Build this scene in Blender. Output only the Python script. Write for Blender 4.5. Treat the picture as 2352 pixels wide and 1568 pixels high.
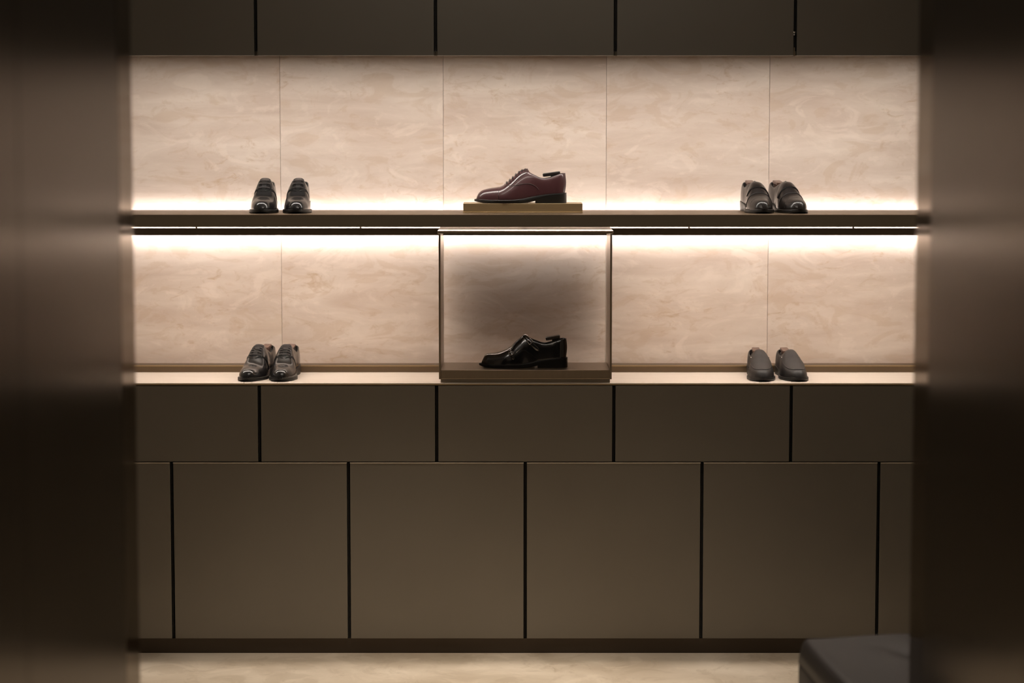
import bpy, bmesh, math, random
import numpy as np
from mathutils import Vector, Matrix
S = bpy.context.scene
C = S.collection
PI = math.pi
for o in list(bpy.data.objects): bpy.data.objects.remove(o)

# ------------------------------------------------------------------ camera
cam = bpy.data.cameras.new('camera'); co = bpy.data.objects.new('camera', cam); C.objects.link(co)
co.location = (-.0436, -7.88, 1.79)
co.rotation_euler = (math.radians(90 - 5.4415), 0, 0)
cam.sensor_width = 36; cam.lens = 85; cam.clip_end = 60
cam.dof.use_dof = True; cam.dof.focus_distance = 7.99; cam.dof.aperture_fstop = 1.4
S.camera = co
# ------------------------------------------------------------------ world
w = bpy.data.worlds.new('world'); S.world = w; w.use_nodes = True
w.node_tree.nodes['Background'].inputs[0].default_value = (1, .85, .7, 1)
w.node_tree.nodes['Background'].inputs[1].default_value = .02
# ------------------------------------------------------------------ exposure
vs = S.view_settings; vs.view_transform = 'Standard'; vs.look = 'None'; vs.exposure = 0; vs.gamma = 1; vs.use_curve_mapping = False
# ------------------------------------------------------------------ light levels
LED_UP = 9.0        # strip behind the upper shelf
SOFFIT_A = 56.0     # slot under the wall cabinets, facing down
SOFFIT_B = 50.0     # slot under the shelf, facing down
LED_BAR = 34.0      # bar under the upper shelf
LED_BAR_BACK = 9.0
FILL_LIGHT = 18.0       # unseen ceiling panel, added for shoe highlights and soft fill
SPOT = 260.0         # recessed ceiling spots

# ================================================================== materials
def new_mat(name):
    m = bpy.data.materials.new(name); m.use_nodes = True
    nt = m.node_tree; b = nt.nodes['Principled BSDF']
    return m, nt, b
def simple(name, col, rough=.5, metal=0, coat=0, spec=.5, bump=0, bscale=400):
    m, nt, b = new_mat(name)
    b.inputs['Base Color'].default_value = (*col, 1); b.inputs['Roughness'].default_value = rough
    b.inputs['Metallic'].default_value = metal; b.inputs['Coat Weight'].default_value = coat
    b.inputs['Coat Roughness'].default_value = .06; b.inputs['Specular IOR Level'].default_value = spec
    tc = nt.nodes.new('ShaderNodeTexCoord'); n = nt.nodes.new('ShaderNodeTexNoise'); n.inputs['Scale'].default_value = bscale
    nt.links.new(tc.outputs['Object'], n.inputs['Vector'])
    r = nt.nodes.new('ShaderNodeMapRange'); r.inputs['To Min'].default_value = max(0, rough - .04); r.inputs['To Max'].default_value = rough + .04
    nt.links.new(n.outputs['Fac'], r.inputs['Value']); nt.links.new(r.outputs['Result'], b.inputs['Roughness'])
    if bump:
        bp = nt.nodes.new('ShaderNodeBump'); bp.inputs['Strength'].default_value = bump; bp.inputs['Distance'].default_value = .0004
        nt.links.new(n.outputs['Fac'], bp.inputs['Height']); nt.links.new(bp.outputs['Normal'], b.inputs['Normal'])
    return m
def emit(name, col, st):
    m = bpy.data.materials.new(name); m.use_nodes = True; nt = m.node_tree
    for n in list(nt.nodes): nt.nodes.remove(n)
    e = nt.nodes.new('ShaderNodeEmission'); e.inputs[0].default_value = (*col, 1); e.inputs[1].default_value = st
    o = nt.nodes.new('ShaderNodeOutputMaterial'); nt.links.new(e.outputs[0], o.inputs[0]); return m
def metal(name, col, rough, stretch=(1, 1, 60), var=.12, met=1.0, edge=None):
    m, nt, b = new_mat(name)
    b.inputs['Metallic'].default_value = met
    if edge: b.inputs['Specular Tint'].default_value = (*edge, 1)
    g = nt.nodes.new('ShaderNodeNewGeometry'); mp = nt.nodes.new('ShaderNodeMapping'); mp.inputs['Scale'].default_value = stretch
    n = nt.nodes.new('ShaderNodeTexNoise'); n.inputs['Scale'].default_value = 6; n.inputs['Detail'].default_value = 5
    nt.links.new(g.outputs['Position'], mp.inputs['Vector']); nt.links.new(mp.outputs[0], n.inputs['Vector'])
    cr = nt.nodes.new('ShaderNodeMix'); cr.data_type = 'RGBA'
    cr.inputs[6].default_value = (*[c * (1 - var) for c in col], 1); cr.inputs[7].default_value = (*[c * (1 + var) for c in col], 1)
    nt.links.new(n.outputs['Fac'], cr.inputs[0]); nt.links.new(cr.outputs[2], b.inputs['Base Color'])
    b.inputs['Roughness'].default_value = rough
    return m
def travertine(name, lo, hi, vein, sx=2.2, sz=11, rough=.42, flecks=1.0, axis='z'):
    m, nt, b = new_mat(name); N = nt.nodes.new; L = nt.links.new
    g = N('ShaderNodeNewGeometry'); oi = N('ShaderNodeObjectInfo')
    ad = N('ShaderNodeVectorMath'); ad.operation = 'ADD'
    ml = N('ShaderNodeMath'); ml.operation = 'MULTIPLY'; ml.inputs[1].default_value = 7.3; L(oi.outputs['Random'], ml.inputs[0])
    cx = N('ShaderNodeCombineXYZ'); L(ml.outputs[0], cx.inputs[1]); L(ml.outputs[0], cx.inputs[0])
    L(g.outputs['Position'], ad.inputs[0]); L(cx.outputs[0], ad.inputs[1])
    mp = N('ShaderNodeMapping'); mp.inputs['Scale'].default_value = (sx, sz if axis == 'y' else 1, sz if axis == 'z' else 1)
    L(ad.outputs[0], mp.inputs['Vector'])
    n1 = N('ShaderNodeTexNoise'); n1.inputs['Scale'].default_value = 1.0; n1.inputs['Detail'].default_value = 6; n1.inputs['Roughness'].default_value = .6; n1.inputs['Distortion'].default_value = .6
    L(mp.outputs[0], n1.inputs['Vector'])
    c1 = N('ShaderNodeValToRGB'); c1.color_ramp.elements[0].position = .3; c1.color_ramp.elements[1].position = .72
    c1.color_ramp.elements[0].color = (*lo, 1); c1.color_ramp.elements[1].color = (*hi, 1); L(n1.outputs['Fac'], c1.inputs[0])
    mp2 = N('ShaderNodeMapping'); mp2.inputs['Scale'].default_value = (sx * 6, sz * 2.6 if axis == 'y' else 1, sz * 2.6 if axis == 'z' else 1)
    L(ad.outputs[0], mp2.inputs['Vector'])
    n2 = N('ShaderNodeTexNoise'); n2.inputs['Scale'].default_value = 1.0; n2.inputs['Detail'].default_value = 5; n2.inputs['Roughness'].default_value = .65; n2.inputs['Distortion'].default_value = 1.6
    L(mp2.outputs[0], n2.inputs['Vector'])
    c2 = N('ShaderNodeValToRGB'); c2.color_ramp.elements[0].position = .55; c2.color_ramp.elements[1].position = .72
    c2.color_ramp.elements[0].color = (0, 0, 0, 1); c2.color_ramp.elements[1].color = (1, 1, 1, 1); L(n2.outputs['Fac'], c2.inputs[0])
    n3 = N('ShaderNodeTexNoise'); n3.inputs['Scale'].default_value = 3.0; n3.inputs['Detail'].default_value = 2; L(ad.outputs[0], n3.inputs['Vector'])
    c3 = N('ShaderNodeValToRGB'); c3.color_ramp.elements[0].position = .42; c3.color_ramp.elements[1].position = .62; L(n3.outputs['Fac'], c3.inputs[0])
    mu = N('ShaderNodeMath'); mu.operation = 'MULTIPLY'; L(c2.outputs[0], mu.inputs[0]); L(c3.outputs[0], mu.inputs[1])
    m2 = N('ShaderNodeMath'); m2.operation = 'MULTIPLY'; m2.inputs[1].default_value = .75 * flecks; L(mu.outputs[0], m2.inputs[0])
    mx = N('ShaderNodeMix'); mx.data_type = 'RGBA'; L(m2.outputs[0], mx.inputs[0]); L(c1.outputs[0], mx.inputs[6]); mx.inputs[7].default_value = (*vein, 1)
    mp4 = N('ShaderNodeMapping'); mp4.inputs['Scale'].default_value = (sx * 2.6, sz * 1.5 if axis == 'y' else 1, sz * 1.1 if axis == 'z' else 1); mp4.inputs['Location'].default_value = (3, 5, 9)
    L(ad.outputs[0], mp4.inputs['Vector'])
    n4 = N('ShaderNodeTexNoise'); n4.inputs['Scale'].default_value = 1.0; n4.inputs['Detail'].default_value = 8; n4.inputs['Roughness'].default_value = .62; n4.inputs['Distortion'].default_value = 1.4
    L(mp4.outputs[0], n4.inputs['Vector'])
    c4 = N('ShaderNodeValToRGB'); c4.color_ramp.elements[0].position = .54; c4.color_ramp.elements[1].position = .60; c4.color_ramp.elements[0].color = (0, 0, 0, 1); c4.color_ramp.elements[1].color = (.27, .27, .27, 1)
    L(n4.outputs['Fac'], c4.inputs[0])
    mx4 = N('ShaderNodeMix'); mx4.data_type = 'RGBA'; L(c4.outputs[0], mx4.inputs[0]); L(mx.outputs[2], mx4.inputs[6]); mx4.inputs[7].default_value = (*vein, 1)
    c5 = N('ShaderNodeValToRGB'); c5.color_ramp.elements[0].position = .36; c5.color_ramp.elements[1].position = .44; c5.color_ramp.elements[0].color = (.32, .32, .32, 1); c5.color_ramp.elements[1].color = (0, 0, 0, 1)
    L(n4.outputs['Fac'], c5.inputs[0])
    mx5 = N('ShaderNodeMix'); mx5.data_type = 'RGBA'; L(c5.outputs[0], mx5.inputs[0]); L(mx4.outputs[2], mx5.inputs[6]); mx5.inputs[7].default_value = (*[min(.9, c * 1.12) for c in hi], 1)
    L(mx5.outputs[2], b.inputs['Base Color']); b.inputs['Roughness'].default_value = rough; b.inputs['Specular IOR Level'].default_value = .3
    bp = N('ShaderNodeBump'); bp.inputs['Strength'].default_value = .25; bp.inputs['Distance'].default_value = .0006; bp.invert = True
    L(mu.outputs[0], bp.inputs['Height']); L(bp.outputs['Normal'], b.inputs['Normal'])
    return m

M = {}
M['stone'] = travertine('travertine', (.57, .455, .385), (.74, .635, .56), (.50, .35, .23), flecks=1.1)
M['counter'] = travertine('pale_stone', (.62, .535, .465), (.70, .62, .55), (.5, .38, .28), 1.2, 40, .35, .3, 'y')
M['floor'] = travertine('floor_stone', (.36, .29, .21), (.58, .50, .40), (.25, .19, .12), 2.0, 2.6, .38, .8, 'y')
M['bronze'] = metal('bronze_panel', (.190, .172, .142), .40, (1, 1, 1), .05, .6)
M['bronze_dark'] = metal('bronze_shelf', (.27, .225, .165), .34, (1, 1, 20), .08, .65)
M['brass'] = metal('aged_brass', (.46, .34, .19), .36, (1, 20, 20), .12, .75)
M['brass_shelf'] = metal('brass_shelf_top', (.20, .145, .095), .48, (1, 20, 1), .12)
M['box_metal'] = metal('box_bronze', (.33, .26, .185), .32, (20, 20, 1), .08, .8)
M['jamb'] = metal('jamb_bronze', (.17, .156, .140), .23, (1, 1, 1), .04, 1.0, (.42, .405, .39))
M['jamb_trim'] = metal('jamb_trim_bronze', (.17, .15, .13), .11, (1, 1, 1), .04, 1.0, (.50, .47, .44))
M['bar_dark'] = metal('bar_dark_metal', (.07, .055, .042), .4, (1, 1, 1), .05, .8)
M['edge_highlight'] = metal('painted_edge_highlight', (.62, .54, .43), .38, (1, 20, 20), .08, .35)  # pale colour stands in for light caught along the door tops
M['gap'] = simple('gap_black', (.006, .006, .005), .7)
M['rod'] = simple('rod_metal', (.05, .045, .04), .45, 1)
M['chrome'] = simple('chrome', (.75, .74, .76), .08, 1)
M['plaster'] = simple('warm_plaster', (.30, .265, .22), .8)
M['led'] = emit('led_up', (1, .93, .87), LED_UP)
M['led_bar'] = emit('led_bar', (1, .93, .87), LED_BAR)
M['led_back'] = emit('led_bar_back', (1, .93, .87), LED_BAR_BACK)
M['soffit_a'] = emit('soffit_led_a', (1, .915, .825), SOFFIT_A)
M['soffit_b'] = emit('soffit_led_b', (1, .88, .765), SOFFIT_B)
M['linear'] = emit('added_fill_glow', (1, .90, .80), FILL_LIGHT)
M['lamp'] = emit('lamp_disc', (1, .82, .64), 30)
M['burgundy'] = simple('burgundy_leather', (.056, .020, .022), .30, 0, .45, .5, .12, 900)
M['burgundy_dk'] = simple('burgundy_leather_edge', (.03, .011, .011), .35, 0, .3, .5)
M['black'] = simple('black_polished_leather', (.010, .009, .009), .24, 0, .35, .45, .1, 900)
M['black_gloss'] = simple('black_glossy_leather', (.006, .0055, .006), .24, 0, 1.0, .9)
M['black_b'] = simple('black_brown_leather', (.010, .007, .006), .30, 0, .25, .38, .12, 900)
M['black_dk'] = simple('black_edge', (.005, .005, .005), .4, 0, .2)
M['matte'] = simple('matte_black_leather', (.013, .011, .011), .48, 0, .0, .4, .25, 900)
M['sole'] = simple('sole_black', (.010, .009, .008), .42, 0, .0, .3)
M['sole_grey'] = simple('welt_grey', (.07, .062, .055), .4)
M['lining'] = simple('lining_dark', (.02, .014, .012), .7)
M['tree'] = simple('shoe_tree_black', (.018, .013, .011), .35, 0, .4)
M['tree_brown'] = simple('shoe_tree_brown', (.10, .05, .035), .4, 0, .3)
M['lace'] = simple('lace_dark', (.015, .01, .01), .6)
M['lace_grey'] = simple('lace_black', (.045, .038, .038), .5)
M['leather_seat'] = simple('ottoman_leather', (.014, .0105, .0085), .55, 0, .0, .14, .3, 300)

# ================================================================== helpers
def obj(name, bm, m, parent=None, smooth=False, bevel=0):
    me = bpy.data.meshes.new(name); bmesh.ops.recalc_face_normals(bm, faces=bm.faces[:]); bm.to_mesh(me); bm.free()
    for mm in (m if isinstance(m, (list, tuple)) else [m]): me.materials.append(mm)
    if smooth:
        for p in me.polygons: p.use_smooth = True
    o = bpy.data.objects.new(name, me); C.objects.link(o)
    if parent: o.parent = parent
    if bevel:
        b = o.modifiers.new('bevel', 'BEVEL'); b.width = bevel; b.segments = 2; b.limit_method = 'ANGLE'; b.angle_limit = .8
    return o
def box(bm, x0, x1, y0, y1, z0, z1, mi=0):
    v = [bm.verts.new(p) for p in ((x0, y0, z0), (x1, y0, z0), (x1, y1, z0), (x0, y1, z0), (x0, y0, z1), (x1, y0, z1), (x1, y1, z1), (x0, y1, z1))]
    for q in ((3, 2, 1, 0), (4, 5, 6, 7), (0, 1, 5, 4), (1, 2, 6, 5), (2, 3, 7, 6), (3, 0, 4, 7)):
        f = bm.faces.new([v[i] for i in q]); f.material_index = mi
    return v
def bxo(name, dims, m, parent=None, bevel=0):
    bm = bmesh.new(); box(bm, *dims); return obj(name, bm, m, parent, False, bevel)
def tag(o, label=None, cat=None, group=None, kind=None):
    for k, v in (('label', label), ('category', cat), ('group', group), ('kind', kind)):
        if v: o[k] = v
    return o
def empty(name, loc, label, cat, group=None, rz=0):
    o = bpy.data.objects.new(name, None); C.objects.link(o); o.location = loc; o.rotation_euler = (0, 0, rz); o.empty_display_size = .05
    return tag(o, label, cat, group)
def cyl(bm, c, r, h, n=24, axis='z'):
    M4 = Matrix.Translation(c)
    if axis == 'y': M4 = M4 @ Matrix.Rotation(PI / 2, 4, 'X')
    if axis == 'x': M4 = M4 @ Matrix.Rotation(PI / 2, 4, 'Y')
    bmesh.ops.create_cone(bm, cap_ends=True, segments=n, radius1=r, radius2=r, depth=h, matrix=M4)

# ================================================================== room shell
P = .582
def struct(name, dims, m, parent=None, bevel=0):
    o = bxo(name, dims, m, parent, bevel)
    if not parent: o['kind'] = 'structure'
    return o
struct('floor', (-1.75, 1.75, -10.4, .60, -.06, 0), M['floor'])
struct('ceiling', (-1.75, 1.75, -10.4, .60, 2.9, 2.96), M['plaster'])
wb = struct('wall_back', (-1.75, 1.75, .435, .60, 0, 2.9), M['plaster'])
struct('wall_behind_camera', (-1.75, 1.75, -10.4, -10.3, 0, 2.9), M['plaster'])
struct('trim_1', (-1.45, 1.45, 0, .435, 2.46, 2.9), M['plaster'])          # bulkhead over the upper cabinets
# inner returns between alcove and portal
struct('wall_outer_left', (-1.60, -1.452, -1.92, .435, 0, 2.9), M['bronze'])
struct('wall_outer_right', (1.452, 1.60, -1.92, .435, 0, 2.9), M['bronze'])
# portal walls, long bronze-clad sides of the passage the camera looks through
XL, XR = -.9775, .953
wl = struct('wall_left', (XL - .62, XL - .012, -10.3, -1.92, 0, 2.9), M['plaster'])
wr = struct('wall_right', (XR + .012, XR + .64, -10.3, -1.92, 0, 2.9), M['plaster'])
for par, x0, x1 in ((wl, XL - .012, XL), (wr, XR, XR + .012)):
    s = 1 if par is wl else -1
    bxo('edge_trim', (x0, x1, -2.125, -1.915, 0, 2.9), M['jamb_trim'], par, .0015)
    y = -2.130
    for k in range(7):
        bxo('metal_panel', (x0 - .001, x1 + .0, y - 1.16, y, 0, 2.9), M['jamb'], par, .001); y -= 1.165
# stone slabs of the alcove wall
tp = .5575
ntile = 0
for row, (z0, z1) in enumerate(((.890, 1.424), (1.426, 1.985))):
    for k in range(-3, 4):
        x0 = (k - .5) * tp; x1 = x0 + tp
        x0 = max(x0, -1.45); x1 = min(x1, 1.45)
        if x1 - x0 < .02: continue
        bm = bmesh.new(); box(bm, x0 + .0005, x1 - .0005, .42, .434, z0, z1)
        obj('stone_slab', bm, M['stone'], wb, False, .0008)

# ================================================================== cabinets
def cabinet(x0, x1, z0, z1, label, cat, name, group, door='door', y1=.42, rod=True, catch=False, rz0=0, edge=False):
    t = empty(name, ((x0 + x1) / 2, 0, z0), label, cat, group); c = (x0 + x1) / 2
    bm = bmesh.new(); box(bm, x0 - c + .0005, x1 - c - .0005, .022, y1, rz0, z1 - z0)
    obj('carcass', bm, M['gap'], t)
    g = .0052
    bm = bmesh.new(); box(bm, x0 - c + g, x1 - c - g, 0, .0205, .0015, z1 - z0 - .0015)
    obj(door, bm, M['bronze'], t, False, .0012)
    if edge:
        bm = bmesh.new(); box(bm, x0 - c + g, x1 - c - g, -.0035, .012, z1 - z0 - .0014, z1 - z0 + .0012); obj('top_edge_highlight', bm, M['edge_highlight'], t)  # pale strip, the lit door edge painted as a highlight
    if rod:
        bm = bmesh.new(); box(bm, x1 - c - .0016, x1 - c - .0002, .008, .022, .003, z1 - z0 - .003)
        obj('edge_strip', bm, M['rod'], t)
    if catch:
        bm = bmesh.new(); bmesh.ops.create_uvsphere(bm, u_segments=16, v_segments=10, radius=.0042, matrix=Matrix.Translation((x1 - c - .003, .004, .077)))
        cyl(bm, (x1 - c - .003, .010, .077), .0024, .016, 12, 'y'); cyl(bm, (x1 - c - .003, .004, .069), .0032, .003, 16)
        obj('catch_knob', bm, M['chrome'], t, True)
        bm = bmesh.new(); box(bm, x1 - c - .0045, x1 - c - .0005, .003, .022, -.001, .028)
        obj('catch_plate', bm, M['box_metal'], t, False, .0006)
    return t
ordn = ['leftmost', 'second from the left', 'middle', 'fourth from the left', 'rightmost']
for i in range(5):
    x0 = (i - 2.5) * P; x1 = x0 + P; x0 = max(x0, -1.45); x1 = min(x1, 1.45)
    cabinet(x0, x1, 1.967, 2.46, ('dark bronze wall cabinet above the niche, %s of its row' % ordn[i]) + (', chrome catch' if i == 3 else ''),
            'cabinet', 'wall_cabinet', 'bronze wall cabinets above the niche', catch=(i == 3), rz0=.016)
for i in range(5):
    x0 = (i - 2.5) * P; x1 = x0 + P; x0 = max(x0, -1.45); x1 = min(x1, 1.45)
    cabinet(x0, x1, .641, .8945, 'low bronze drawer unit under the counter, %s of its row' % ordn[i],
            'drawer unit', 'drawer_unit', 'bronze drawer units under the counter', door='drawer_front', y1=.41)
lo = ['narrow tall bronze base cabinet at the far left end, on the plinth', 'tall square bronze base cabinet, second from the left', 'tall square bronze base cabinet just left of the centre joint',
      'tall square bronze base cabinet just right of the centre joint', 'tall square bronze base cabinet, second from the right', 'tall bronze base cabinet at the far right end, behind the ottoman']
for i in range(6):
    x0 = (i - 3) * P; x1 = x0 + P; x0 = max(x0, -1.45); x1 = min(x1, 1.45)
    cabinet(x0, x1, .050, .6385, lo[i], 'cabinet', 'base_cabinet', 'tall bronze base cabinets', y1=.41, edge=True)
pl = bxo('plinth', (-1.45, 1.45, .012, .40, 0, .050), M['bar_dark'], None, .001)
tag(pl, 'dark recessed bronze plinth running along the floor below the base cabinets', 'plinth')
# counter
ct = empty('countertop', (0, .2, .8955), 'long pale stone counter ledge running under the lower niche', 'counter')
bm = bmesh.new(); box(bm, -1.45, 1.45, -.198, .225, .0035, .0065); obj('stone_top', bm, M['counter'], ct, False, .0006)
bm = bmesh.new(); box(bm, -1.45, 1.45, -.200, .225, .0, .0033); obj('brass_edge', bm, M['brass'], ct)
# brass upstands left and right of the box
for s in (-1, 1):
    u = empty('upstand', (s * .87, .385, .902), ('low brass upstand along the wall, on the counter %s of the display box' % ('left' if s < 0 else 'right')), 'upstand')
    a = (-1.45, -.284) if s < 0 else (.284, 1.45)
    bm = bmesh.new(); box(bm, a[0] - s * .87, a[1] - s * .87, -.052, .033, 0, .0225); obj('body', bm, M['brass_shelf'], u, False, .001)
    bm = bmesh.new(); box(bm, a[0] - s * .87, a[1] - s * .87, -.0535, -.052, .0205, .0237); obj('top_bead', bm, M['brass'], u)
# upper shelf
sh = empty('display_shelf', (0, .2, 1.414), 'thick dark bronze shelf running the full width of the niche', 'shelf')
bm = bmesh.new()
for q in ((-.2, -.150, 0, .0385), (-.150, -.112, .008, .0385), (-.112, .188, 0, .0385)): box(bm, -1.45, 1.45, *q)
obj('shelf_board', bm, M['bronze_dark'], sh)
bm = bmesh.new(); box(bm, -1.45, 1.45, -.1995, .186, .0386, .040); obj('brass_surface', bm, M['brass_shelf'], sh, False, .0004)
bm = bmesh.new(); box(bm, -1.45, 1.45, .188, .217, .030, .0385); obj('light_strip', bm, M['led'], sh); sh.children[-1]['label'] = 'glowing warm white strip at the back edge'
bm = bmesh.new(); box(bm, -1.45, 1.45, -.147, -.115, .0055, .0079); obj('underside_strip', bm, M['soffit_b'], sh); sh.children[-1]['label'] = 'glowing warm strip under the shelf'
sl = empty('slot_light', (0, .06, 1.969), 'long warm light strip recessed in the underside of the wall cabinets', 'light')
bm = bmesh.new(); box(bm, -1.45, 1.45, -.037, -.031, 0, .0138); obj('front_baffle', bm, M['bronze_dark'], sl)
bm = bmesh.new(); box(bm, -1.45, 1.45, -.010, .020, .0065, .0135); obj('diffuser', bm, M['soffit_a'], sl)
bm = bmesh.new(); box(bm, -1.45, 1.45, .0215, .025, .0062, .0138); obj('added_rear_baffle', bm, M['bronze_dark'], sl)  # hidden lip, added to shade the top of the stone wall
# light bar under the shelf
lb = empty('light_bar', (0, .365, 1.3690), 'slim dark light bar hung below the shelf, glowing towards the stone wall', 'light')
bm = bmesh.new(); box(bm, -1.45, 1.45, -.015, .012, .0, .0240); obj('housing', bm, M['bar_dark'], lb, False, .0005)
bm = bmesh.new(); box(bm, -1.45, 1.45, .0121, .0140, .002, .0195); obj('diffuser', bm, M['led_bar'], lb)
for k in range(-2, 3):
    bm = bmesh.new(); cyl(bm, (k * .56, 0, .0342), .003, .0204, 10); obj('hanger', bm, M['bar_dark'], lb)

# ================================================================== display box
bx = empty('display_box', (0, 0, .9017), 'open-fronted bronze display box around the black buckled shoe, centre of the lower niche', 'display box')
X0, X1 = -.2835, .2838
zz = lambda z: z - .9017
B0, B1 = .010, .33
bm = bmesh.new(); box(bm, X0 - .003, X1 + .003, B0, B1, zz(1.3925), zz(1.401)); obj('top_panel', bm, M['box_metal'], bx, False, .0008)
for s in (0, 1):
    bm = bmesh.new()
    a, b = (X0, X0 + .0065) if s == 0 else (X1 - .0065, X1)
    box(bm, a, b, B0, B1, zz(.914), zz(1.3923)); obj('side_panel', bm, M['box_metal'], bx, False, .0008)
bm = bmesh.new(); box(bm, X0 + .0066, X1 - .0066, B0 + .001, .25, zz(.9145), zz(.9445)); obj('bottom_panel', bm, M['box_metal'], bx, False, .0012)
bm = bmesh.new(); box(bm, X0 + .006, X1 - .006, B0 + .004, B1 - .09, 0, zz(.914)); obj('foot', bm, M['bronze_dark'], bx)
# riser
rs = empty('display_riser', (-.0075, .215, 1.454), 'low brushed brass riser block on the shelf under the burgundy shoe', 'riser')
bm = bmesh.new(); box(bm, -.198, .198, -.065, .065, .0035, .0305); obj('block', bm, M['brass'], rs, False, .0008)
bm = bmesh.new(); box(bm, -.1985, .1985, -.068, .068, 0, .0034); obj('base_lip', bm, M['brass'], rs, False, .0006)

# ================================================================== ceiling spots
def spot(x, y, e, label, tx=None, ty=None, tz=0, size=54):
    t = empty('ceiling_spot', (x, y, 2.9), label, 'light', 'recessed ceiling spots')
    bm = bmesh.new(); cyl(bm, (0, 0, -.006), .052, .012, 28); obj('trim_ring', bm, M['bronze_dark'], t)
    bm = bmesh.new(); cyl(bm, (0, 0, -.0135), .038, .003, 24); obj('lens', bm, M['lamp'], t)
    l = bpy.data.lights.new('spot_lamp', 'SPOT'); l.energy = e; l.color = (1, .87, .73); l.spot_size = math.radians(size); l.spot_blend = .6; l.shadow_soft_size = .04
    lo_ = bpy.data.objects.new('spot_lamp', l); C.objects.link(lo_); lo_.location = (0, 0, -.02); lo_.parent = t
    d = Vector((tx if tx is not None else x, ty if ty is not None else y, tz)) - Vector((x, y, 2.88))
    lo_.rotation_euler = d.to_track_quat('-Z', 'Y').to_euler()
spot(-.45, -1.0, SPOT, 'left recessed ceiling spot in front of the niche')
spot(.45, -1.0, SPOT * .5, 'right recessed ceiling spot in front of the niche')
spot(-.2, -3.4, SPOT * .8, 'recessed ceiling spot in the passage, nearer the niche')
spot(0, -6.2, SPOT * .6, 'recessed ceiling spot in the passage, farther from the niche')

lt = empty('added_fill_light', (0, -1.55, 2.9), 'added unseen fill light on the ceiling in front of the niche', 'light')  # out-of-view panel, added to put highlights on the shoes
bm = bmesh.new(); box(bm, -.80, .80, -.075, .075, -.012, -.0005); obj('frame', bm, M['bronze_dark'], lt)
bm = bmesh.new(); box(bm, -.78, .78, -.055, .055, -.0145, -.0125); obj('diffuser', bm, M['linear'], lt)
# ================================================================== shoes
def pchip(xs, ys):
    xs = np.array(xs, float); ys = np.array(ys, float); h = np.diff(xs); d = np.diff(ys) / h
    m = np.zeros(len(xs))
    for i in range(1, len(xs) - 1):
        if d[i - 1] * d[i] > 0:
            w1 = 2 * h[i] + h[i - 1]; w2 = h[i] + 2 * h[i - 1]; m[i] = (w1 + w2) / (w1 / d[i - 1] + w2 / d[i])
    m[0] = d[0]; m[-1] = d[-1]
    def f(x):
        x = min(max(x, xs[0]), xs[-1]); i = min(max(int(np.searchsorted(xs, x) - 1), 0), len(h) - 1)
        t = (x - xs[i]) / h[i]
        return float((2*t**3 - 3*t**2 + 1) * ys[i] + (t**3 - 2*t**2 + t) * h[i] * m[i] + (-2*t**3 + 3*t**2) * ys[i+1] + (t**3 - t**2) * h[i] * m[i+1])
    return f
LAT = pchip([0, .0006, .002, .006, .014, .03, .06, .10, .14, .18, .21, .25, .28, .294, .302, .3065, .308], [0, .0042, .0078, .0142, .0225, .0330, .0445, .0515, .0475, .0385, .0350, .0350, .0325, .0265, .0180, .0090, 0])
MED = pchip([0, .0006, .002, .006, .014, .03, .06, .10, .14, .18, .21, .25, .28, .294, .302, .3065, .308], [0, .0042, .0078, .0142, .0225, .0325, .0430, .0475, .0405, .0315, .0300, .0325, .0310, .0258, .0178, .0090, 0])
WELT = pchip([0, .03, .068, .126, .165, .219, .26, .308], [.0135, .0120, .0108, .0110, .0155, .0265, .0315, .0345])
BOT = pchip([0, .01, .025, .05, .07, .15, .175, .204, .24, .308], [.0070, .0045, .0022, .0003, 0, 0, .0022, .0082, .0215, .0255])
CREST = {
 'oxford': ([.0075, .0086, .0105, .0195, .033, .056, .08, .093, .107, .126, .1455, .159, .1775], [.0138, .0195, .0262, .0370, .0436, .0490, .0525, .0570, .0660, .0815, .0990, .1070, .1125]),
 'derby':  ([.0075, .0086, .0105, .0195, .033, .056, .08, .095, .107, .126, .1455, .159, .1775], [.0138, .0195, .0262, .0370, .0430, .0480, .0520, .0590, .0690, .0850, .0990, .1060, .1100]),
 'monk':   ([.0075, .0086, .0105, .0195, .033, .056, .08, .095, .110, .126, .1455, .150, .1600], [.0138, .0195, .0262, .0420, .0475, .0490, .0560, .0630, .0700, .0860, .1020, .1060, .1120]),
 'strap':  ([.0075, .0086, .0105, .0195, .033, .056, .08, .095, .107, .126, .1455, .159, .1750], [.0138, .0195, .0262, .0380, .0440, .0495, .0570, .0650, .0740, .0880, .0985, .1020, .1040]),
 'loafer': ([.0075, .0086, .0105, .0195, .033, .056, .08, .095, .107, .126, .1400, .150, .1600], [.0138, .0195, .0262, .0360, .0420, .0500, .0590, .0660, .0720, .0830, .0900, .0945, .0970]),
}
TOPL = {
 'oxford': ([.1775, .184, .194, .204, .219, .229, .25, .2716, .291, .303], [.1125, .1015, .0955, .0905, .0835, .0815, .0845, .0920, .0980, .0985]),
 'derby':  ([.1775, .184, .194, .204, .219, .229, .25, .2716, .291, .303], [.1100, .1000, .0945, .0905, .0835, .0815, .0845, .0920, .0980, .0985]),
 'monk':   ([.1600, .170, .184, .204, .219, .229, .25, .2716, .291, .303], [.1120, .1030, .0960, .0880, .0830, .0820, .0860, .0935, .0990, .0990]),
 'strap':  ([.1750, .184, .194, .204, .219, .229, .25, .2716, .291, .303], [.1040, .0960, .0900, .0860, .0810, .0800, .0835, .0900, .0960, .0965]),
 'loafer': ([.1600, .170, .184, .204, .219, .229, .25, .2716, .291, .303], [.0970, .0880, .0790, .0710, .0690, .0690, .0720, .0780, .0830, .0835]),
}
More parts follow.
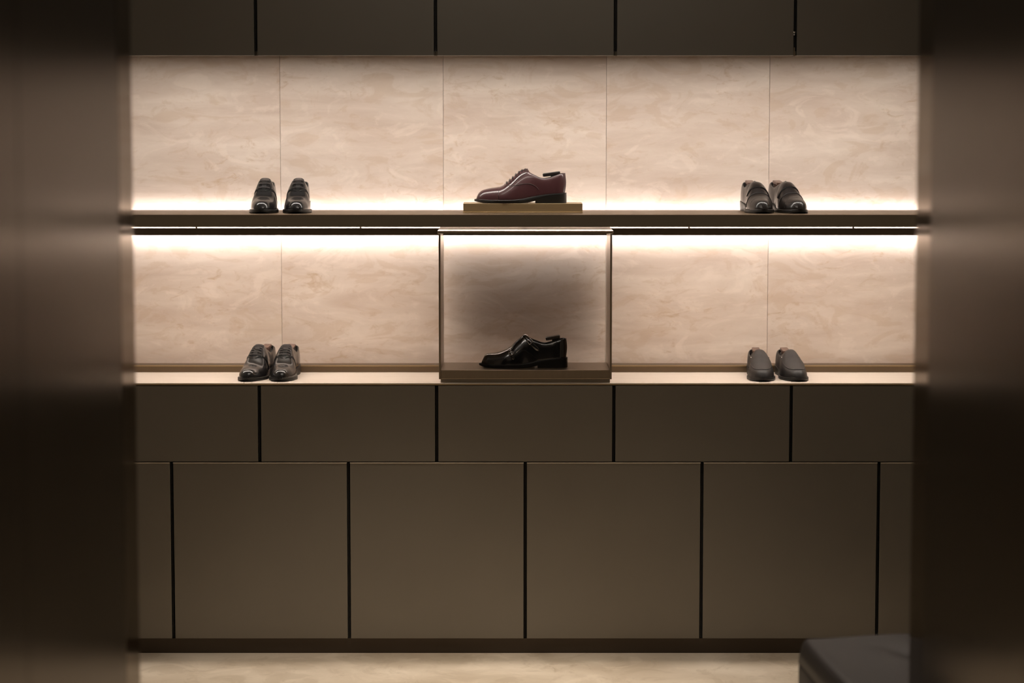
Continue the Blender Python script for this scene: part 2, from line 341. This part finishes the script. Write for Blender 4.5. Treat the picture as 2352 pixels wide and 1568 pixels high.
class Last:
    def __init__(s, kind):
        s.kind = kind; cx, cz = CREST[kind]; tx, tz = TOPL[kind]
        s.cr = pchip(cx, cz); s.tl = pchip(tx, tz); s.x0 = cx[-1]
        a = s.x0
        s.yt = pchip([a, a + .002, a + .008, a + .018, a + .034, .235, .265, .285, .296, .3015, .3032], [0, .0045, .0125, .0195, .0238, .0248, .0235, .0185, .0120, .0055, 0])
    def W(s, x, side):
        f = LAT if side < 0 else MED
        w = f(min(x, .308))
        # welt stands proud of the upper
        u = min(1, max(0, (.3005 - x) / .01)); xx = x
        inset = .0045 if x < .19 else .0045 - .002 * min(1, (x - .19) / .05)
        k = f(max(0, x - .0065) if x < .04 else x) if x < .04 else w
        if x < .04: k = f(max(0, (x - .0065) * .04 / .0335))
        if x > .27: k = f(.27 + (x - .27) * (.308 - .27) / (.3040 - .27))
        return max(0, k - (inset if .04 <= x <= .27 else inset * (1 - min(1, max(0, (.04 - x) / .0335))) if x < .04 else inset * max(0, (.3040 - x) / .034)))
    def pt(s, x, psi, off=0):
        """psi in degrees, -90 lateral feather line .. 0 crest .. 90 medial feather line"""
        if off:
            e = .0008; p = s.pt(x, psi)
            xa, xb = max(.0076, x - e), min(.3031, x + e); pa, pb = max(-90, psi - 2), min(90, psi + 2)
            if psi < 0: pb = min(pb, -.01)
            else: pa = max(pa, .0)
            if psi < 0 and x < s.x0: pb = min(90, psi + 2)
            if psi >= 0 and x < s.x0: pa = psi - 2
            du = s.pt(xb, psi) - s.pt(xa, psi); dv = s.pt(x, pb) - s.pt(x, pa)
            n = dv.cross(du)
            if n.length < 1e-12: n = Vector((-1, 0, .3))
            n.normalize()
            c = Vector((x, 0, .035))
            if n.dot(p - c) < 0: n = -n
            return p + n * off
        side = -1 if psi < 0 else 1; ph = math.radians(90 - abs(psi))
        w = s.W(x, side); zb = WELT(x) - .001
        if x <= s.x0: zt = s.cr(x); yt = 0
        else: zt = s.tl(x); yt = min(s.yt(x), w * .96)
        b = min(1, max(0, (x - .09) / .07))            # toe box round, instep leaner
        e1 = .80 + (-.24 if s.kind == 'derby' else .0) * b; e2 = .88 + .10 * b
        h = min(1, max(0, (x - .19) / .04))
        e1 = e1 * (1 - h) + .75 * h; e2 = e2 * (1 - h) + 1.0 * h
        c_, s_ = max(0, math.cos(ph)), math.sin(ph)
        y = yt + (w - yt) * c_ ** e1; z = zb + (zt - zb) * s_ ** e2
        # quarters: slight fullness then lean in
        f = (z - zb) / .07
        px = x
        t = min(1, max(0, (x - .26) / .043))
        px = x + t * t * (.004 * math.sin(min(1, f) * PI * .8) - .0075 * max(0, f - .45) ** 1.3)
        t0 = min(1, max(0, (.03 - x) / .0225)); px += t0 * t0 * .004 * max(0, (z - .018) / .02)
        cl = (MED(x) - LAT(x)) * .0
        return Vector((px - .154, side * y + cl, z))
def grid(bm, rows, mi=0, cyc=False):
    vs_ = [[bm.verts.new(p) for p in r] for r in rows]
    for i in range(len(rows) - 1):
        for j in range(len(rows[0]) - 1):
            try:
                f = bm.faces.new((vs_[i][j], vs_[i][j + 1], vs_[i + 1][j + 1], vs_[i + 1][j])); f.material_index = mi
            except ValueError: pass
    return vs_
def tube(bm, pts, r, n=7, cap=True):
    rings = []
    up0 = Vector((0.01, .02, 1))
    for i, p in enumerate(pts):
        t = (pts[min(i + 1, len(pts) - 1)] - pts[max(i - 1, 0)])
        if t.length < 1e-9: t = Vector((1, 0, 0))
        t.normalize(); a = t.cross(up0)
        if a.length < 1e-4: a = t.cross(Vector((0, 1, 0)))
        a.normalize(); b = a.cross(t)
        rings.append([bm.verts.new(p + a * r * math.cos(2 * PI * k / n) + b * r * math.sin(2 * PI * k / n)) for k in range(n)])
    for i in range(len(rings) - 1):
        for k in range(n): bm.faces.new((rings[i][k], rings[i][(k + 1) % n], rings[i + 1][(k + 1) % n], rings[i + 1][k]))
    if cap: bm.faces.new(rings[0][::-1]); bm.faces.new(rings[-1])
def thick(o, t, mi=0, off=1):
    m = o.modifiers.new('solid', 'SOLIDIFY'); m.thickness = t; m.offset = off; m.material_offset = mi; return o
def lerp(a, b, t): return a + (b - a) * t
def patch(L, fn, nu, nv, off, name, mat, par, th=.0014):
    """fn(u,v)->(x,psi); a raised leather layer with its own thickness"""
    bm = bmesh.new()
    top = [[L.pt(*fn(i / nu, j / nv), off) for j in range(nv + 1)] for i in range(nu + 1)]
    bot = [[L.pt(*fn(i / nu, j / nv), off - th) for j in range(nv + 1)] for i in range(nu + 1)]
    a = grid(bm, top); b = grid(bm, bot)
    def side(A, B):
        for k in range(len(A) - 1):
            try: bm.faces.new((A[k], A[k + 1], B[k + 1], B[k]))
            except ValueError: pass
    side(a[0], b[0]); side(a[-1], b[-1]); side([r[0] for r in a], [r[0] for r in b]); side([r[-1] for r in a], [r[-1] for r in b])
    bmesh.ops.remove_doubles(bm, verts=bm.verts[:], dist=.00002)
    o = obj(name, bm, mat, par, True)
    es = o.modifiers.new('es', 'EDGE_SPLIT'); es.split_angle = math.radians(50)
    return o
def line(L, pts, r, name, mat, par, off=.0004, n=26):
    xs = [p[0] for p in pts]; ps = [p[1] for p in pts]; ts = list(np.linspace(0, 1, len(pts)))
    fx = pchip(ts, xs); fp = pchip(ts, ps); bm = bmesh.new()
    tube(bm, [L.pt(fx(t), fp(t), off) for t in np.linspace(0, 1, n)], r, 6)
    return obj(name, bm, mat, par, True)

def linez(L, pts, r, name, mat, par, side=-1, off=.0004, n=34):
    ts = list(np.linspace(0, 1, len(pts))); fx = pchip(ts, [p[0] for p in pts]); fz = pchip(ts, [p[1] for p in pts]); out = []
    for t in np.linspace(0, 1, n):
        x, z = fx(t), fz(t); a, b = .01, 90.
        for _ in range(24):
            m = (a + b) / 2
            if L.pt(x, side * m).z > z: a = m
            else: b = m
        out.append(L.pt(x, side * a, off))
    bm = bmesh.new(); tube(bm, out, r, 6); return obj(name, bm, mat, par, True)
def outline(inset=0, n=60, xa=0., xb=.308):
    pts = []
    xs = [xa + (xb - xa) * .5 * (1 - math.cos(PI * i / n)) for i in range(n + 1)]
    k = 1 - inset / .05
    return xs, [(-LAT(x) * k, MED(x) * k) for x in xs]
def make_sole(par, mat, matg):
    xs, ws = outline()
    bm = bmesh.new(); rows = []
    for x, (a, b) in zip(xs, ws):
        zt, zb = WELT(x), BOT(x); zt_ = min(zt, max(zb + .0055, zt))
        a2, b2 = a * .985, b * .985
        r = [(a2, zb), (a, zb + .0012), (a, zt - .0008), (a2, zt), (0, zt), (b2, zt), (b, zt - .0008), (b, zb + .0012), (b2, zb), (0, zb), (a2, zb)]
        rows.append([Vector((x - .154, y, z)) for y, z in r])
    grid(bm, rows); bmesh.ops.remove_doubles(bm, verts=bm.verts[:], dist=.00005)
    o = obj('sole', bm, mat, par, True); es = o.modifiers.new('es', 'EDGE_SPLIT'); es.split_angle = math.radians(40)
    # heel stack
    bm = bmesh.new(); rows = []; n = 26
    for i in range(n + 1):
        x = .2035 + (.3082 - .2035) * math.sin(PI / 2 * i / n); a, b = -LAT(min(x, .308)), MED(min(x, .308)); zt = BOT(x) + .0015
        k = .97
        rows.append([Vector((x - .154 , a * k, 0)), Vector((x - .154, a * 1.0, zt * .5)), Vector((x - .154, a, zt)), Vector((x - .154, b, zt)), Vector((x - .154, b, zt * .5)), Vector((x - .154, b * k, 0)), Vector((x - .154, a * k, 0))])
    grid(bm, rows)
    f = bm.faces.new([bm.verts.new(v) for v in rows[0][:-1]])
    bmesh.ops.remove_doubles(bm, verts=bm.verts[:], dist=.00005)
    o = obj('heel', bm, mat, par, True); es = o.modifiers.new('es', 'EDGE_SPLIT'); es.split_angle = math.radians(40)
    # welt stitching ridge
    bm = bmesh.new()
    for s in (0, 1):
        pts = []
        for t in np.linspace(0, 1, 40):
            x = .004 + .2 * t; w = ws and (-LAT(x) if s == 0 else MED(x)); pts.append(Vector((x - .154, w * (1 - .0022 / max(.01, abs(w))), WELT(x) + .0001)))
        tube(bm, pts, .0006, 5)
    obj('welt_stitching', bm, matg, par, True)

def make_shoe(kind, lea, label, cat, loc, rz, lace=None, mirror=False, group=None, name='dress_shoe', tree='tree', edge='black_dk', scale=1.0, handle=True):
    L = Last(kind); t = empty(name, loc, label, cat, group, rz)
    t.scale = (scale, scale * (-1 if mirror else 1), scale)
    leather = M[lea]; dk = M[edge]
    # ---- upper
    bm = bmesh.new()
    nx = 62
    xs1 = [.0076 + (L.x0 - .0076) * (i / 34) ** 1.8 for i in range(35)]
    xs2 = [L.x0 + (.3030 - L.x0) * (1 - (1 - i / 34) ** 1.5) for i in range(1, 35)]
    nj = 18
    for side in (-1, 1):
        zt0 = WELT(.0076) - .001
        rows = [[Vector((.0070 - .154, 0, zt0 + .0012 * j / nj)) for j in range(nj + 1)]]
        for x in xs1 + xs2:
            rows.append([L.pt(x, side * (90 - 90 * j / nj) if j < nj or side > 0 else -.0001) for j in range(nj + 1)])
        grid(bm, rows)
    bmesh.ops.remove_doubles(bm, verts=bm.verts[:], dist=.00012)
    up = obj('upper', bm, [leather, M['lining']], t, True)
    so = up.modifiers.new('solid', 'SOLIDIFY'); so.thickness = .0022; so.offset = -1; so.material_offset = 1; so.material_offset_rim = 0
    sb = up.modifiers.new('sub', 'SUBSURF'); sb.levels = 1; sb.render_levels = 1
    make_sole(t, M['sole'], M['sole_grey'])
    # topline binding
    bm = bmesh.new()
    for side in (-1, 1):
        tube(bm, [L.pt(x, side * .01) for x in [L.x0 + (.3030 - L.x0) * (1 - (1 - i / 30) ** 1.4) for i in range(31)]], .0012, 6)
    obj('topline_binding', bm, dk, t, True)
    # back strip
    line(L, [(.3, -90), (.3012, -60), (.302, -30), (.3025, -8)], .0011, 'back_seam', dk, t, .0002)
    # shoe tree
    bm = bmesh.new(); rows = []
    xa = L.x0 + .004
    for i in range(25):
        x = xa + (.2985 - xa) * i / 24; wy = max(.0004, L.yt(x) - .0022)
        dz = .006 + .010 * math.sin(PI * i / 24)
        zt = L.tl(x) - dz
        rows.append([L_ for L_ in [Vector((x - .156, -wy, zt - .02)), Vector((x - .156, -wy, zt - .003)), Vector((x - .156, -wy * .6, zt)), Vector((x - .156, wy * .6, zt)), Vector((x - .156, wy, zt - .003)), Vector((x - .156, wy, zt - .02))]])
    grid(bm, rows); tr = obj('shoe_tree', bm, M['tree'], t, True)
    bm = bmesh.new()
    hz = L.tl(.25) - .0845 - (0 if handle else .022)
    n0, n1 = Vector((.2285 - .154, 0, .0930 + hz)), Vector((.2865 - .154, 0, .1008 + hz))
    if kind == 'monk': n1 = Vector((.281 - .154, 0, .1050 + hz)); n0 = Vector((.2315 - .154, 0, .0970 + hz))
    hw = .0135
    d = (n1 - n0).normalized(); up_ = Vector((-d.z, 0, d.x))
    pr = []
    for q in (0, .08, .5, .92, 1):
        c = n0.lerp(n1, q); k = .8 if q in (0, 1) else 1
        pr.append([c + Vector((0, y * k, 0)) + up_ * z * (k if abs(z) > .004 else 1) for y, z in ((-hw, -.0045), (-hw * .8, -.0062), (hw * .8, -.0062), (hw, -.0045), (hw, .0040), (hw * .8, .0055), (-hw * .8, .0055), (-hw, .0040), (-hw, -.0045))])
    grid(bm, pr); bm.faces.new([bm.verts.new(v) for v in pr[0][:-1]]); bm.faces.new([bm.verts.new(v) for v in pr[-1][:-1]])
    box(bm, *sorted((n0.lerp(n1, .45).x, n1.x - .004)), -.009, .009, n0.z - .026, n0.z + .001)
    bmesh.ops.remove_doubles(bm, verts=bm.verts[:], dist=.00003)
    h = obj('tree_handle', bm, M[tree], tr, False, .0008)
    # ---- pattern pieces by kind
    def cap(xc, bulge=.004, mat=leather):
        patch(L, lambda u, v: (lerp(.0078, xc + bulge * (1 - abs(2 * v - 1) ** 2) , u ** 1.3), lerp(-89, 89, v)), 18, 30, .0010, 'toe_cap', mat, t, .0014)
        line(L, [(xc + .0016, -88), (xc + .0016 + bulge * .75, -45), (xc + .0016 + bulge, 0), (xc + .0016 + bulge * .75, 45), (xc + .0016, 88)], .0006, 'cap_seam', dk, t, .0006, 40)
    def lacing(x0, x1, n, mat, w0, w1, off=.0022, eye=True):
        for k in range(n):
            f = k / (n - 1); x = lerp(x0, x1, f); w = lerp(w0, w1, f)
            bm = bmesh.new(); pts = [L.pt(x, p, off + .0012 * math.cos(p / w * PI / 2)) for p in np.linspace(-w, w, 13)]
            tube(bm, pts, .0011, 7)
            tube(bm, [L.pt(x + .0026, p, off + .0006 + .0012 * math.cos(p / w * PI / 2)) for p in np.linspace(-w, w, 13)], .0010, 7)
            obj('lace', bm, mat, t, True)
            if eye:
                for s in (-1, 1):
                    bm = bmesh.new()
                    bmesh.ops.create_uvsphere(bm, u_segments=10, v_segments=6, radius=.0019, matrix=Matrix.Translation(L.pt(x + .001, s * w, off - .0004)))
                    obj('eyelet', bm, dk, t, True)
    if kind == 'oxford':
        cap(.0800, .0006)
        # facings: raised strip each side of the lacing
        for s in (-1, 1):
            patch(L, lambda u, v, s=s: (lerp(.1005, .1770, u), s * lerp(1.5, lerp(34, 23, u), v)), 22, 5, .0014, 'facing', leather, t, .0014)
        for sd in (-1, 1):
            linez(L, [(.1240, .0600), (.1300, .0660), (.1400, .0760), (.1590, .0910), (.1780, .1030)], .0007, 'facing_seam', dk, t, sd, .0005)
            linez(L, [(.1080, .0610), (.1140, .0585), (.1260, .0585), (.1450, .0610), (.1650, .0650), (.1820, .0650), (.1960, .0610), (.2070, .0540), (.2150, .0450)], .0008, 'quarter_seam', dk, t, sd, .0005, 48)
        line(L, [(.1095, -24), (.1075, 0), (.1095, 24)], .0008, 'vamp_seam', dk, t, .0004)
        for s in (-1, 1): line(L, [(.2950, s * 4), (.2945, s * 30), (.2945, s * 60), (.2955, s * 88)], .0006, 'heel_seam', dk, t, .0003)
        lacing(.1085, .1690, 7, M['lace'], 25, 17, .0024)
        patch(L, lambda u, v: (lerp(.150, .1772, u), lerp(-9, 9, v)), 8, 6, .0030, 'tongue', leather, t, .0020)
    if kind == 'derby':
        # quarters lie over the vamp, a V of raised leather
        for s in (-1, 1):
            patch(L, lambda u, v, s=s: (lerp(.1120 + .028 * (v ** .9) * 1.0, lerp(.1765, .1765 + .02 * v, 1), u) if v < 1 else lerp(.140, .1965, u), s * lerp(4.5, 62, v)), 20, 14, .0022, 'quarter', leather, t, .0024)
            line(L, [(.1105, s * 3), (.1150, s * 14), (.1240, s * 34), (.1345, s * 52), (.1420, s * 64), (.152, s * 80)], .0013, 'quarter_edge', dk, t, .0010)
            line(L, [(.1160, s * 22), (.135, s * 24), (.158, s * 21), (.174, s * 17)], .0006, 'facing_seam', dk, t, .0026)
            line(L, [(.286, s * 4), (.284, s * 30), (.2835, s * 60), (.288, s * 88)], .0005, 'heel_seam', dk, t, .0003)
        patch(L, lambda u, v: (lerp(.118, .1772, u), lerp(-14, 14, v)), 8, 6, .0012, 'tongue', M['black_dk'] if lea != 'black_b' else leather, t, .0016)
        lacing(.121, .1700, lace[1], M[lace[0]], 17, 14, .0034)
        cap(.0560 if not mirror else .0560, .002) if lace[2] else None
    if kind == 'monk':
        cap(.0560, .003) if False else None
        # apron-like wing covering the instep with its crossing edge
        patch(L, lambda u, v: (lerp(.1030, .1595, u), lerp(-lerp(66, 46, u), lerp(40, 30, u), v)), 20, 20, .0018, 'instep_flap', leather, t, .0020)
        line(L, [(.1600, -5), (.140, -13), (.122, -22), (.108, -34), (.1035, -48), (.106, -62)], .0007, 'flap_edge', dk, t, .0022)
        line(L, [(.150, -12), (.132, -20), (.118, -32), (.113, -44)], .0010, 'flap_fold', leather, t, .0022)
        # upper strap and buckle, lower strap and buckle (lateral side)
        def strap(xa, pa, xb, pb, w, nm='strap', off=.0042):
            A = L.pt(xa, pa, off); Bp = L.pt(xb, pb, off)
            bm = bmesh.new(); n = 14; rt = []; rb = []
            for i in range(n + 1):
                f = i / n; x = lerp(xa, xb, f); p = lerp(pa, pb, f)
                ww = w * (1 if f < .82 else math.sqrt(max(0.02, 1 - ((f - .82) / .18) ** 2)))
                c = L.pt(x, p, off); dx = (L.pt(lerp(xa, xb, min(1, f + .05)), lerp(pa, pb, min(1, f + .05)), off) - L.pt(lerp(xa, xb, f - .05), lerp(pa, pb, f - .05), off)).normalized()
                nrm = (L.pt(x, p, off + .001) - L.pt(x, p, off - .001)).normalized(); sd = dx.cross(nrm).normalized()
                rt.append([c - sd * ww * 1.0, c - sd * ww * .9 + nrm * .0009, c + sd * ww * .9 + nrm * .0009, c + sd * ww])
                rb.append([c - sd * ww - nrm * .0024, c + sd * ww - nrm * .0024])
            a = grid(bm, rt); b = grid(bm, rb)
            for i in range(n):
                bm.faces.new((a[i][0], a[i + 1][0], b[i + 1][0], b[i][0])); bm.faces.new((a[i][3], a[i + 1][3], b[i + 1][1], b[i][1]))
            bm.faces.new((a[0][0], a[0][1], a[0][2], a[0][3], b[0][1], b[0][0])); bm.faces.new((a[-1][0], a[-1][1], a[-1][2], a[-1][3], b[-1][1], b[-1][0]))
            return obj(nm, bm, leather, t, True)
        def buckle(xa, pa, xb, pb, f, w, hl, off=.0062):
            x = lerp(xa, xb, f); p = lerp(pa, pb, f); c = L.pt(x, p, off)
            dx = (L.pt(lerp(xa, xb, f + .05), lerp(pa, pb, f + .05), off) - L.pt(lerp(xa, xb, f - .05), lerp(pa, pb, f - .05), off)).normalized()
            nrm = (L.pt(x, p, off + .001) - L.pt(x, p, off - .001)).normalized(); sd = dx.cross(nrm).normalized()
            bm = bmesh.new(); q = [c + dx * hl + sd * w, c + dx * hl - sd * w, c - dx * hl - sd * w, c - dx * hl + sd * w]
            for i in range(4): tube(bm, [q[i], q[(i + 1) % 4]], .0010, 8)
            for v in q: bmesh.ops.create_uvsphere(bm, u_segments=8, v_segments=6, radius=.0010, matrix=Matrix.Translation(v))
            tube(bm, [c - dx * hl, c + nrm * .001, c + dx * hl * .9], .0007, 6)
            ob = obj('buckle', bm, M['chrome'], t, True); ob['label'] = 'small silver buckle'
        s1 = (.1560, -9, .2080, -56); s2 = (.1080, -36, .1195, -76)
        strap(*s1, .0068); buckle(*s1, .40, .0082, .0072)
        strap(*s2, .0058); buckle(*s2, .42, .0070, .0055)
        line(L, [(.106, -62), (.112, -66), (.150, -60), (.175, -66), (.196, -78)], .0007, 'quarter_seam', dk, t, .0005, 40)
        line(L, [(.268, -4), (.270, -30), (.272, -60), (.276, -88)], .0006, 'heel_seam', dk, t, .0003)
        line(L, [(.268, 4), (.270, 30), (.272, 60), (.276, 88)], .0006, 'heel_seam', dk, t, .0003)
    if kind == 'strap':
        cap(.0560, .006)
        patch(L, lambda u, v: (lerp(.1260, .1535, u) - .004 * math.cos((v - .5) * PI), lerp(-64, 58, v)), 8, 30, .0030, 'strap', leather, t, .0026)
        for xx in (.1245, .1545): line(L, [(xx, -64), (xx - .003, -30), (xx - .004, 0), (xx - .003, 30), (xx, 58)], .0007, 'strap_edge', dk, t, .0018, 40)
        line(L, [(.100, -84), (.098, -45), (.097, 0), (.098, 45), (.100, 84)], .0010, 'vamp_seam', dk, t, .0006, 40)
    if kind == 'loafer':
        # apron plateau with raised rim, grey band along the toe
        import math as _m
        ap = [(.150, -46), (.125, -47), (.090, -46), (.060, -42), (.040, -32), (.0315, -16), (.0300, 0), (.0315, 16), (.040, 32), (.060, 42), (.090, 46), (.125, 47), (.150, 46)]
        line(L, ap, .0013, 'apron_seam', dk, t, .0006, 70)
        xf = pchip([0, 16, 32, 42, 45], [.0300, .0315, .0400, .0600, .0760])
        patch(L, lambda u, v: (lerp(xf(abs(lerp(-44, 44, v))) + .0008, .1592, u), lerp(-44, 44, v)), 24, 24, .0011, 'apron', leather, t, .0014)
        for s in (-1, 1):
            bm = bmesh.new(); c = L.pt(.148, s * 46, .0026); bmesh.ops.create_uvsphere(bm, u_segments=10, v_segments=8, radius=.0019, matrix=Matrix.Translation(c)); o = obj('side_stud', bm, M['chrome'], t, True)
    return t

ZS, ZC, ZB, ZR = 1.4541, .9021, .9447, 1.4846
# burgundy oxford on the riser
make_shoe('oxford', 'burgundy', 'burgundy cap-toe lace-up shoe in profile on the brass riser', 'shoe', (-.0155, .200, ZR), 0, edge='burgundy_dk', name='lace_up_shoe')
make_shoe('monk', 'black_gloss', 'black polished double-buckle shoe in profile inside the display box', 'shoe', (-.006, .105, ZB), 0, name='buckle_shoe', scale=.955)
# pairs. toes to the camera
R = math.radians
def pair_shoe(kind, lea, label, x, y, z, deg, mirror, group, **k):
    return make_shoe(kind, lea, label, 'shoe', (x, y, z), R(deg), mirror=mirror, group=group, **k)
pair_shoe('derby', 'black', 'left shoe of the glossy black lace-up pair on the upper shelf, toe to the front', -.872, .225, ZS, 91, False, 'black pair on the upper shelf, left', lace=('lace_grey', 4, False), name='lace_up_shoe', scale=.98, handle=False)
pair_shoe('derby', 'black', 'right shoe of the glossy black lace-up pair on the upper shelf, toe to the front', -.757, .225, ZS, 91, True, 'black pair on the upper shelf, left', lace=('lace_grey', 4, False), name='lace_up_shoe', scale=.98, handle=False)
pair_shoe('strap', 'black_b', 'left shoe of the dark cap-toe strap pair at the right of the upper shelf', .772, .222, ZS, 95, False, 'strap pair on the upper shelf, right', name='strap_shoe', tree='tree_brown', scale=.98)
pair_shoe('strap', 'black_b', 'right shoe of the dark cap-toe strap pair at the right of the upper shelf', .878, .222, ZS, 101, True, 'strap pair on the upper shelf, right', name='strap_shoe', tree='tree_brown', scale=.98)
pair_shoe('derby', 'black', 'left shoe of the black lace-up pair on the pale counter, toe turned left', -.896, .178, ZC, 79, False, 'lace-up pair on the counter', lace=('lace_grey', 6, False), name='lace_up_shoe', tree='tree_brown', scale=.955)
pair_shoe('derby', 'black', 'right shoe of the black lace-up pair on the pale counter, overlapping its mate', -.800, .178, ZC, 86, True, 'lace-up pair on the counter', lace=('lace_grey', 6, False), name='lace_up_shoe', tree='tree_brown', scale=.955)
pair_shoe('loafer', 'matte', 'left shoe of the matte black slip-on pair on the pale counter', .784, .178, ZC, 90, False, 'slip-on pair on the counter', name='loafer', tree='tree_brown', scale=.955)
pair_shoe('loafer', 'matte', 'right shoe of the matte black slip-on pair on the pale counter, toe turned right', .891, .178, ZC, 95, True, 'slip-on pair on the counter', name='loafer', tree='tree_brown', scale=.955)

# ================================================================== ottoman
ot = empty('ottoman', (1.060, -1.587, 0), 'low dark leather ottoman with a creased seat, at the lower right', 'ottoman', rz=R(4))
def rounded(bm, hx, hy, z0, z1, r, n=10, crown=0, crease=False):
    nx = 44
    me_rows = []
    # superellipsoid-like cushion
    nu, nv = 64, 22
    for j in range(nv + 1):
        ph = PI * (j / nv - .5); sz = math.sin(ph); cz = math.cos(ph)
        zz_ = (z0 + z1) / 2 + (z1 - z0) / 2 * (abs(sz) ** .35) * (1 if sz > 0 else -1)
        row = []
        for i in range(nu + 1):
            a = 2 * PI * i / nu; ca, sa = math.cos(a), math.sin(a)
            k = max(abs(cz), 0) ** .28
            x = hx * k * (abs(ca) ** .28) * (1 if ca > 0 else -1); y = hy * k * (abs(sa) ** .28) * (1 if sa > 0 else -1)
            row.append(Vector((x, y, zz_)))
        me_rows.append(row)
    grid(bm, me_rows); bmesh.ops.remove_doubles(bm, verts=bm.verts[:], dist=.0004)
bm = bmesh.new(); box(bm, -.289, .289, -.314, .314, .03, .272)
bmesh.ops.bevel(bm, geom=bm.edges[:], offset=.006, segments=2, affect='EDGES'); obj('body', bm, M['leather_seat'], ot, True)
bm = bmesh.new(); n = 40; hx, hy = .29, .315
def seat_z(x, y):
    ex = min(1, (hx - abs(x)) / .022); ey = min(1, (hy - abs(y)) / .022)
    e = math.sqrt(max(0, 1 - (1 - max(0, ex)) ** 2)) * math.sqrt(max(0, 1 - (1 - max(0, ey)) ** 2))
    z = .270 + .075 * e
    dd = abs((x - .03) * .9 + (y + .02) * .5); z -= .022 * math.exp(-(dd / .03) ** 2) * math.exp(-((x * .5 - y) / .16) ** 2)
    z += .006 * math.sin(9 * x + 5 * y) * e
    return z
rows = []
def sp(i): t = 2 * i / n - 1; return math.copysign(1 - (1 - abs(t)) ** 1.6, t)
for i in range(n + 1):
    rows.append([Vector((hx * sp(i), hy * sp(j), seat_z(hx * sp(i), hy * sp(j)))) for j in range(n + 1)])
gv = grid(bm, rows)
edge = [gv[i][0] for i in range(n)] + [gv[n][j] for j in range(n)] + [gv[i][n] for i in range(n, 0, -1)] + [gv[0][j] for j in range(n, 0, -1)]
bm.faces.new(edge)
obj('seat_cushion', bm, M['leather_seat'], ot, True)
for sx in (-1, 1):
    for sy in (-1, 1):
        bm = bmesh.new(); cyl(bm, (sx * .22, sy * .25, .017), .02, .034, 16); obj('foot', bm, M['gap'], ot)
